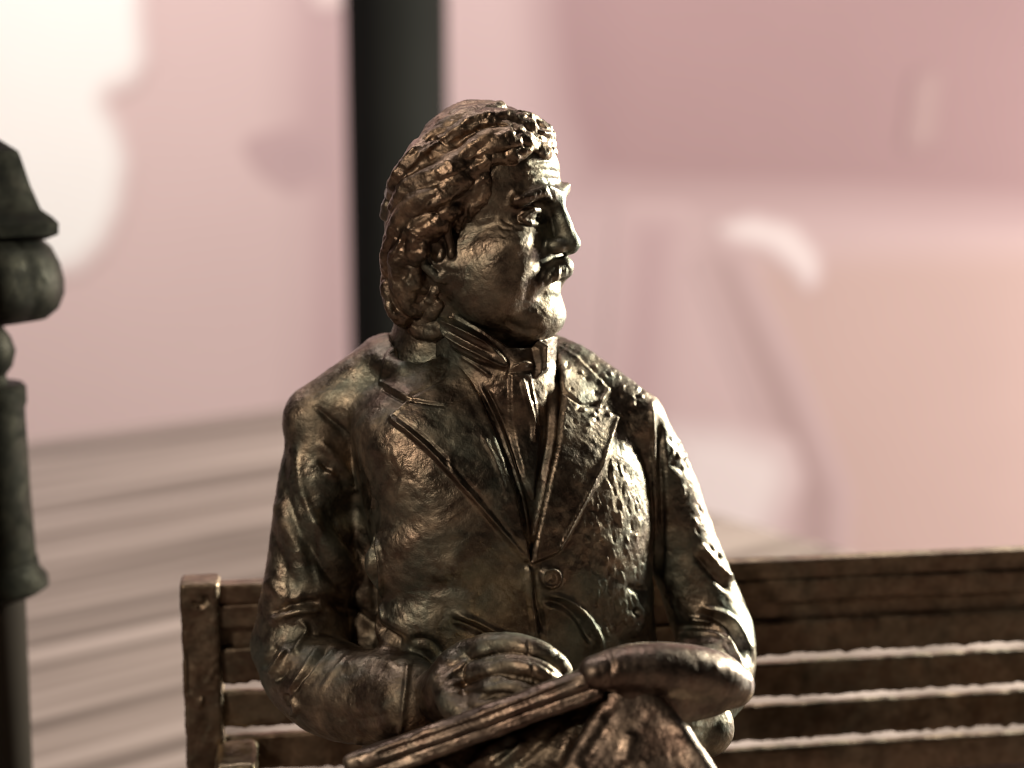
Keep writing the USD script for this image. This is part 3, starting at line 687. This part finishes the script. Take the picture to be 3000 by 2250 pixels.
for pts, r in locks:
    P = []
    sp = smooth_pts(pts, 3)
    for i, (u, v) in enumerate(sp):
        q = cast(base, u, v); tt = i / (len(sp) - 1); P.append((*q, r * PX * (0.55 + 0.6 * math.sin(math.pi * min(max(tt, 0.03), 0.97)))))
    P = np.array(P)
    for _ in range(2):                                            # sink each lock to the same depth in the mass of hair
        f0 = base(P[:, :3]); g = np.stack([base(P[:, :3] + 0.1 * np.eye(3)[i]) - f0 for i in range(3)], 1) / 0.1
        P[:, :3] -= g / np.maximum((g * g).sum(1, keepdims=True), 0.3) * np.clip(f0 + 0.3 * P[:, 3], -1.5, 1.5)[:, None]
    hair.add(chain(P[:, :3], P[:, 3] * 1.1), 0.25)
    d = np.gradient(sp, axis=0); nn = np.stack([-d[:, 1], d[:, 0]], 1); nn /= np.linalg.norm(nn, axis=1, keepdims=True) + 1e-9
    for k in range(3):
        off = (k - 1) * r * 0.6 + rs.uniform(-3, 3); a, b = sorted(rs.uniform(0, 1, 2)); a, b = min(a, 0.35), max(b, 0.65)
        i0, i1 = int(a * (len(sp) - 1)), max(int(b * (len(sp) - 1)), int(a * (len(sp) - 1)) + 2)
        seg = (sp + nn * off)[i0:i1 + 1]
        if len(seg) > 2: rh.line(seg, rs.uniform(6, 12.0), (-0.14 if k % 2 else 0.12) * rs.uniform(0.7, 1.2), 0.25)
for i in range(70):                                              # tousled short strands, loosely along the flow
    pts, r = locks[rs.randint(len(locks))]; sp = smooth_pts(pts, 3); c = sp[rs.randint(len(sp) - 1)] + rs.uniform(-30, 30, 2)
    d = sp[-1] - sp[0]; a = math.atan2(d[1], d[0]) + rs.uniform(-0.4, 0.4); ln_ = rs.uniform(40, 95); cv = rs.uniform(-0.5, 0.5)
    rh.line([c - ln_ / 2 * np.array([math.cos(a - cv), math.sin(a - cv)]), c, c + ln_ / 2 * np.array([math.cos(a + cv), math.sin(a + cv)])], rs.uniform(5, 11), rs.choice([-0.26, 0.2]) * rs.uniform(0.5, 1.1), 0.3)
# a few back and crown locks that this side does not show
for k in range(8):
    a = math.radians(-10 + 14 * k); P = []
    for j in range(5):
        e = math.radians(75 - 26 * j); p = np.array([80 * math.cos(e) * math.cos(a), -4 + 74 * math.cos(e) * math.sin(a), 34 + 71 * math.sin(e)]); P.append((*(HC + RH @ (p * HS)), 0.9))
    if P[2][1] > HC[1] + 4 and k % 2: hair.add(tube(P, 3), 0.5)
V, T = finish(hair, 0.15, rh, casting=((3.2, 0.55), (1.4, 0.18), (0.5, 0.08), (0.25, 0.03)))
obj('hair', (V, T), M_HAIR, fig, True)

# ---- jacket
Vpoly = np.array([(1262, 930), (1330, 1040), (1400, 1160), (1440, 1260), (1505, 1440), (1552, 1648), (1588, 1500), (1632, 1300), (1646, 1140), (1622, 1000), (1560, 900), (1300, 880)], float)
jk = Field().add(torso(), 0)
jk.add(uvtube([(1290, 985, 3.0, 60), (1130, 1085, 2.6, 96), (930, 1228, 2.0, 104)]), 2.2)
jk.add(uvtube([(1590, 1010, 4.2, 46), (1700, 1090, 4, 70), (1862, 1225, 3.5, 86)]), 2.2)
jk.add(uvtube([(1075, 1380, 2, 75), (1085, 1600, 2, 75), (1080, 1860, 2, 80)]), 1.0)
jk.add(uvtube(armL), 0.7).add(uvtube(armR), 0.6)
jk.add(uvtube([(1165, 2052, -16, 120), (1205, 2054, -18, 116)]), 0.5)
# turned-up collar round the neck
cpts = []
for a in np.linspace(-150, 150, 15):
    q = HC + RH @ (np.array([0, 36, -150]) * HS); r = 8.4
    cpts.append((q[0] + r * math.sin(math.radians(a + 180)) , q[1] - 0.5 - r * 0.95 * math.cos(math.radians(a + 180)) * -1 * -1, WM(1400, 985, 0)[2] + 1.6 * math.cos(math.radians(a)) - 2.2, 0.7))
jk.add(chain(np.array(cpts)[:, :3], np.array(cpts)[:, 3]), 2.6)
# bulges of the cloth
jk.add(ell(WM(1205, 1650, -9.6), (5.5, 3.4, 4.2)), 3).add(ell(WM(1220, 1835, -10.6), (5.0, 3.4, 3.4)), 2.5)
jk.add(ell(WM(760, 1890, -2) + [1.5, 0, 0], (2.4, 3.0, 3.0)), 1.5)
# armpit hollows
jk.sub(uvtube([(1085, 1480, -9, 12), (1102, 1650, -9, 14), (1108, 1830, -9, 14)]), 1.2)
jk.sub(uvtube([(1940, 1240, -10, 14), (1952, 1450, -11, 24), (1965, 1680, -11, 34), (1985, 1850, -11, 40)]), 1.4)
def wedge(P):
    u, v = UV(P); return np.maximum(poly_sd(u, v, Vpoly) * PX, P[:, 1] - 2.0)
jk.sub((wedge, None, None), 0.15)
# room for the neck
jk.sub((lambda P: headp[0](P) - 0.25, headp[1] - 1, headp[2] + 1), 0.3)

rj = Relief()
L = lambda pts, w, amp, *a: rj.line(pts, w, amp * 1.3, *a)
colL = [(1205, 965), (1262, 930), (1330, 1045), (1395, 1150), (1300, 1195), (1196, 1172), (1112, 1122), (1130, 1040)]
lapL = [(1192, 1182), (1300, 1197), (1398, 1152), (1440, 1260), (1505, 1440), (1552, 1650), (1400, 1482), (1250, 1318), (1140, 1226)]
colR = [(1622, 1000), (1690, 1045), (1785, 1140), (1760, 1180), (1700, 1190), (1648, 1150)]
lapR = [(1652, 1160), (1700, 1195), (1752, 1192), (1806, 1222), (1762, 1370), (1695, 1500), (1630, 1620), (1556, 1652), (1588, 1500), (1634, 1300)]
rj.plate(colL, 0.42, 9).plate(lapL, 0.5, 9).plate(colR, 0.4, 9).plate(lapR, 0.5, 9)
L([(1140, 1226), (1250, 1316), (1400, 1480), (1545, 1650)], 7, 0.26, 0.02); L([(1152, 1214), (1262, 1302), (1412, 1464), (1545, 1635)], 5, -0.14, 0.05)
L([(1112, 1122), (1196, 1172), (1200, 1180), (1142, 1224)], 6, 0.18, 0.02); L([(1118, 1138), (1186, 1178)], 5, -0.3, 0.05)
L([(1806, 1222), (1762, 1370), (1695, 1500), (1635, 1612)], 7, 0.28, 0.02); L([(1785, 1142), (1752, 1192)], 6, 0.3, 0.05)
L([(1196, 1172), (1300, 1110), (1330, 1050)], 4, -0.12)
L([(1400, 1260), (1450, 1360), (1490, 1480)], 8, 0.12); L([(1310, 1345), (1330, 1385), (1350, 1410)], 7, 0.28)
# front closing, button, cutaway
L([(1548, 1650), (1552, 1740), (1575, 1880)], 9, 0.34, 0.08); L([(1570, 1660), (1574, 1750), (1600, 1860)], 8, -0.3, 0.1)
rj.blob(1612, 1692, 30, 30, 0.85); L([(1612 + 27 * math.cos(a), 1692 + 27 * math.sin(a)) for a in np.linspace(0, 6.283, 14)], 5, 0.25, 0); rj.blob(1612, 1692, 12, 12, -0.35)
L([(1582, 1740), (1650, 1752), (1710, 1795), (1752, 1860), (1765, 1920)], 9, 0.4); L([(1590, 1760), (1650, 1775), (1700, 1820), (1735, 1890)], 10, -0.5)
rj.blob(1640, 1850, 60, 60, -0.8)
L([(1320, 1790), (1400, 1822), (1480, 1862), (1570, 1882)], 9, 0.4); L([(1320, 1815), (1400, 1848), (1470, 1885)], 12, -0.5)
rj.blob(1860, 1790, 7, 8, -0.8); rj.blob(1865, 1800, 44, 60, 0.25)
# left sleeve
L([(914, 1182), (1000, 1263), (1030, 1302), (1083, 1432), (1078, 1519)], 9, -0.45); L([(1038, 1305), (1092, 1440), (1086, 1515)], 6, 0.4)
L([(935, 1290), (985, 1345), (1035, 1415)], 15, 0.42); L([(955, 1375), (1005, 1410), (1050, 1440)], 12, 0.5); L([(930, 1345), (990, 1400), (1020, 1440)], 8, -0.3)
rj.blob(1010, 1500, 38, 52, -1.3, 20)
L([(900, 1490), (960, 1590), (1055, 1700)], 32, 0.75); L([(895, 1570), (950, 1670), (1030, 1745)], 16, -0.55); L([(945, 1480), (1000, 1560), (1060, 1640)], 15, -0.5)
L([(830, 1300), (840, 1450), (900, 1620), (930, 1740)], 14, -0.25); L([(870, 1300), (885, 1440), (945, 1570)], 14, 0.25); L([(840, 1590), (830, 1700), (850, 1800)], 14, -0.2)
L([(1104, 1570), (1116, 1700), (1118, 1830)], 7, 0.4); L([(1085, 1520), (1098, 1750), (1102, 1830)], 10, -0.6)
L([(783, 1822), (870, 1792), (950, 1786)], 11, 0.45); L([(790, 1800), (870, 1768), (940, 1764)], 10, -0.4); L([(873, 1815), (897, 1845), (862, 1915), (840, 1960)], 9, 0.42)
L([(842, 1900), (812, 1945), (788, 1980)], 8, 0.5); L([(868, 1905), (835, 1965), (808, 2000)], 8, -0.45); L([(815, 1890), (785, 1935), (765, 1960)], 8, -0.35)
L([(940, 1888), (890, 1960), (845, 2035)], 8, 0.32); L([(990, 1894), (930, 1960), (873, 2020)], 8, 0.28); L([(965, 1888), (912, 1962), (860, 2030)], 7, -0.35); L([(1035, 1900), (975, 1970), (935, 2030)], 8, 0.18); L([(850, 2040), (870, 2075), (850, 2100)], 9, 0.4); L([(838, 2030), (850, 2070)], 7, -0.4)
L([(960, 1752), (1096, 1838), (1200, 1905)], 20, -1.0); L([(1196, 1945), (1180, 2090), (1172, 2155)], 8, 0.3, 0.05); L([(1040, 2160), (1060, 2190), (1110, 2200)], 10, 0.3)
L([(1200, 1870), (1260, 1880), (1300, 1930)], 12, -0.4)
# chest and right side
rj.blob(1190, 1590, 90, 46, 0.45).blob(1230, 1812, 70, 52, 0.4).blob(1300, 1720, 130, 30, -0.35).blob(1450, 1700, 50, 140, -0.3)
L([(1150, 1310), (1180, 1400), (1160, 1470)], 12, 0.15)
L([(1908, 1167), (1918, 1438), (1920, 1690)], 7, 0.35, 0.08); L([(1934, 1190), (1938, 1438), (1940, 1690)], 10, -0.5)
L([(1905, 1720), (1880, 1800), (1850, 1870)], 16, 0.3); L([(1830, 1720), (1900, 1735)], 12, -0.3)
L([(2047, 1590), (2100, 1655), (2150, 1700)], 9, 0.45); L([(2035, 1620), (2090, 1685), (2140, 1730)], 9, -0.45)
L([(1965, 1318), (1995, 1335), (2025, 1335)], 11, 0.14); L([(1960, 1352), (1990, 1372), (2030, 1372)], 10, -0.18)
L([(2050, 1773), (2123, 1800), (2165, 1841), (2214, 1937)], 8, 0.45); L([(2040, 1795), (2115, 1822), (2150, 1860), (2195, 1950)], 8, -0.4)
L([(1976, 1858), (2112, 1862), (2157, 1926), (2180, 1994)], 8, 0.4); L([(1980, 1835), (2090, 1840), (2140, 1885)], 9, -0.35); L([(2080, 1905), (2125, 1950), (2140, 2010)], 9, -0.35); L([(2020, 1815), (2090, 1822)], 7, 0.3)
L([(800, 1450), (850, 1560), (900, 1640)], 26, 0.3); L([(790, 1540), (830, 1660), (880, 1730)], 16, -0.25); L([(770, 1690), (830, 1745), (900, 1760)], 20, 0.3); L([(1000, 1960), (1080, 1930), (1170, 1950)], 18, 0.25); L([(930, 2080), (1030, 2110), (1140, 2100)], 16, -0.25)
# hatched modelling on the lit flank
for i in range(240):
    u, v = rs.uniform(1690, 1905), rs.uniform(1230, 1850)
    if poly_sd(np.array([u]), np.array([v]), np.array(lapR, float))[0] < 12: continue
    ln = rs.uniform(18, 46); sl = rs.uniform(0.05, 0.4)
    L([(u, v), (u + ln * sl * 0.5, v + ln * 0.5), (u + ln * sl, v + ln)], rs.uniform(3.2, 4.6), rs.choice([-1, 1]) * rs.uniform(0.04, 0.1), 0.3)
for i in range(60):
    t_ = rs.uniform(0, 1); u, v = 1965 + 110 * t_ + rs.uniform(-20, 45), 1240 + 400 * t_
    L([(u, v), (u + 10, v + 24)], rs.uniform(3.5, 5.5), rs.choice([-1, 1]) * rs.uniform(0.08, 0.18), 0.3)
for i in range(60):
    u, v = rs.uniform(1560, 1900), rs.uniform(1060, 1250); L([(u, v), (u + 8, v + 16)], rs.uniform(3.5, 6), rs.choice([-1, 1]) * rs.uniform(0.06, 0.14), 0.3)
V, T = finish(jk, 0.21, rj, casting=((2.6, 0.2), (0.9, 0.06), (0.35, 0.025)))
obj('jacket', (V, T), M_FIG, fig, True)

# ---- shirt, waistcoat and tie seen in the opening
sh = Field().add(torso(-1.15), 0)
sh.add(uvtube([(1440, 975, 1.5, 192), (1440, 1080, 1.0, 192), (1450, 1150, 0.5, 200)]), 1.0)
sh.cut((lambda P: np.maximum(P[:, 1] - 4.0, 0 * P[:, 1] - 9), None, None))
sh.cut((lambda P: poly_sd(*UV(P), np.array([(1230, 905), (1310, 905), (1410, 962), (1490, 1020), (1560, 1020), (1585, 985), (1660, 985), (1700, 1200), (1640, 1700), (1545, 1760), (1450, 1500), (1330, 1250), (1230, 1050)], float)) * PX, None, None), 0.2)
rsx = Relief()
rsx.plate([(1278, 932), (1310, 928), (1420, 990), (1484, 1058), (1478, 1082), (1405, 1062), (1335, 1022)], 0.9, 10)
rsx.line([(1290, 962), (1350, 1005), (1420, 1045), (1478, 1078)], 5, 0.35, 0.05).line([(1300, 940), (1380, 975), (1440, 1010), (1482, 1055)], 5, 0.4, 0.05).line([(1320, 968), (1400, 1015), (1450, 1040)], 6, -0.3)
rsx.line([(1345, 1040), (1400, 1075), (1440, 1105)], 6, 0.3).line([(1485, 1060), (1480, 1085), (1478, 1110)], 5, 0.3)
rsx.plate([(1562, 1020), (1596, 1000), (1600, 1085), (1570, 1105)], 0.8, 8).line([(1582, 1000), (1580, 1050), (1582, 1090)], 5, 0.5, 0.05)
rsx.blob(1526, 1072, 34, 26, 1.0).line([(1494, 1090), (1520, 1060), (1560, 1066)], 6, 0.3)
rsx.plate([(1492, 1098), (1552, 1096), (1585, 1260), (1562, 1460), (1530, 1400), (1495, 1240)], 0.45, 10)
rsx.line([(1524, 1108), (1540, 1170), (1556, 1230), (1560, 1300)], 6, 0.6, 0.1).line([(1545, 1110), (1560, 1180)], 5, -0.3)
rsx.line([(1395, 1110), (1450, 1220), (1520, 1420), (1555, 1600)], 8, 0.4).line([(1415, 1120), (1475, 1240), (1530, 1400)], 7, -0.3)
rsx.line([(1628, 1120), (1622, 1280), (1590, 1460), (1560, 1600)], 8, 0.3).line([(1610, 1120), (1605, 1280), (1578, 1420)], 7, -0.3)
V, T = finish(sh, 0.17, rsx, casting=((1.4, 0.10), (0.5, 0.06)))
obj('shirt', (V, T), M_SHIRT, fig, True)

# ---- trousers: thighs towards the camera, one leg crossed under the book, shins to the table
tr = Field()
hipL, hipR = WM(1360, 2420, -3), WM(1680, 2420, 1)
tr.add(ell((hipL + hipR) / 2 + [0, -2, 0.5], (17, 12, 7)), 2)
kneeL = np.array([hipL[0] + 1, -43, SEATZ + 6.5]); kneeR = np.array([hipR[0] + 8, -35, SEATZ + 14.0])
tr.add(chain([hipL + [0, -2, 1], (hipL + kneeL) / 2 + [0, 0, 0.6], kneeL], [8.6, 7.8, 6.4]), 1.5)
tr.add(chain([kneeL, kneeL + [1, -3, -24], kneeL + [1, -1, -SEATZ - 0.5]], [6.4, 5.4, 4.6]), 0.8)
tr.add(chain([hipR + [0, -2, 1], (hipR + kneeR) / 2 + [0, 0, 1.0], kneeR], [8.6, 7.4, 6.0]), 1.5)
tr.add(chain([kneeR, kneeR + [-4, -8, -22], kneeR + [-6, -12, -46]], [6.0, 5.2, 4.6]), 0.8)
# cloth bunched in the lap under the book
tr.add(uvtube([(1300, 2330, -24, 130), (1560, 2230, -26, 125), (1800, 2190, -26, 115), (1930, 2230, -25, 95)]), 2.0)
tr.cut((lambda P: 0.8 - P[:, 2], None, None), 0.3)
rt = Relief()
for a, b, w, am in ((((1290, 2250), (1350, 2190), (1390, 2130)), 0, 20, 0.6), (((1380, 2255), (1450, 2190), (1520, 2150)), 0, 18, 0.6), (((1500, 2250), (1560, 2190), (1640, 2120)), 0, 16, -0.6), (((1440, 2255), (1500, 2215), (1540, 2170)), 0, 14, 0.5),
                    (((1620, 2255), (1660, 2180), (1700, 2110)), 0, 22, 0.5), (((1720, 2250), (1760, 2170), (1790, 2090)), 0, 24, -0.4)): rt.line(list(a), w, am)
V, T = finish(tr, 0.24, rt, casting=((3.0, 0.28), (1.1, 0.2), (0.45, 0.06)))
obj('trousers', (V, T), M_FIG, fig, True)
for k, (kx, fz) in enumerate(((kneeL + [1, -1, 0], 0.25), (kneeR + [-6, -12, 0], SEATZ + 14 - 46 - 6.2))):
    F = Field().add(chain([(kx[0], kx[1] + 3, fz + 3.6), (kx[0] + 1, kx[1] - 8, fz + 3.0), (kx[0] + 2, kx[1] - 17, fz + 2.4)], [3.9, 3.9, 2.7]), 1)
    F.add(chain([(kx[0], kx[1], fz + 4), (kx[0], kx[1], fz + 8)], 3.6), 1).cut((lambda P, fz=fz: fz - P[:, 2], None, None), 0.3)
    V, T = finish(F, 0.5); obj('shoe', (V, T), M_FIG, fig, True)
# ------------------------------------------------------------------ open book lying face down across the lap
bk = thing('book', 'open bronze book lying face down across the lap of the statuette', 'book', tuple(WM(1500, 2240, -30) * 0.001))
A, Bp = WM(1010, 2262, -33), WM(1768, 1985, -33)
e1 = (Bp - A) / np.linalg.norm(Bp - A); back = np.array([0.10, 1.0, -0.36]); back -= e1 * (back @ e1); back /= np.linalg.norm(back); up = np.cross(e1, back); up = up if up[2] > 0 else -up
RK = np.stack([e1, back, up], 1); ln = np.linalg.norm(Bp - A)
def half(name, c, h, R, r, rel=None, casting=((2.2, 0.07), (0.7, 0.03)), res=0.22, mat=None):
    F = Field().add(rbox(c, h, r, R), 0)
    V, T = finish(F, res, rel, casting=casting); return obj(name, (V, T), mat or M_BOOK, bk, True)
mid = (A + Bp) / 2 + back * 8
rk = Relief()
rk.line([(1100, 2215), (1400, 2110), (1700, 1990)], 5, -0.25, 0.05).line([(1150, 2222), (1450, 2115), (1720, 2005)], 4, 0.12).line([(1250, 2150), (1500, 2060), (1690, 1985)], 5, 0.15)
half('cover', mid + up * 0.45, [ln / 2, 8.6, 1.15], RK, 0.9, rk, ((3.0, 0.3), (1.0, 0.1), (0.5, 0.04)))
half('page_block', mid - up * 1.2, [ln / 2 - 0.6, 8.0, 0.8], RK, 0.5, rk, ((3.0, 0.25), (1.0, 0.1)))
# rounded right half: thick covers over bowed pages
F = Field().add(tube([(*WM(1745, 1972, -32), 1.9), (*WM(1850, 1955, -31), 2.5), (*WM(1980, 1962, -29.5), 2.9), (*WM(2090, 1985, -28), 2.9), (*WM(2150, 2010, -27), 2.3)]), 0)
F.add(tube([(*WM(1780, 1990, -24), 1.7), (*WM(1900, 1985, -22), 2.2), (*WM(2080, 2020, -20), 2.2)]), 2.5)
F.add(tube([(*WM(1840, 2040, -31), 1.5), (*WM(1960, 2060, -29), 2.3), (*WM(2080, 2050, -27.5), 1.9)]), 1.5)
rr_ = Relief().blob(2050, 1950, 14, 14, -0.12).blob(2100, 1955, 12, 13, 0.14).line([(1772, 1900), (1792, 1950), (1775, 2020)], 9, -0.25)
V, T = finish(F, 0.2, rr_, casting=((2.0, 0.06), (0.6, 0.025)))
obj('cover', (V, T), M_BOOK, bk, True)
# loose cloth-like leaf hanging from the spine with a pale worn edge
P0, P1, P2, P3 = WM(1790, 2030, -31), WM(1905, 2035, -31), WM(2070, 2262, -36), WM(1640, 2290, -36)
F = Field().add(chain([P1, (P1 + P2) / 2 + [0.3, -0.4, 0.2], P2], [0.9, 1.0, 1.1]), 0)
F.add(chain([P0, (P0 + P3) / 2, P3], [0.7, 0.7, 0.7]), 0.5)
for t_ in np.linspace(0.1, 0.9, 9):
    q0, q1 = P0 + (P1 - P0) * t_, P3 + (P2 - P3) * t_; F.add(chain([q0, q1], 0.85), 1.0)
V, T = finish(F, 0.22, Relief().line([(1700, 2250), (1760, 2150), (1800, 2080)], 20, -0.35).line([(1830, 2240), (1850, 2140)], 18, 0.3), casting=((2.4, 0.15), (0.8, 0.05)))
obj('leaf', (V, T), M_BOOK, bk, True)
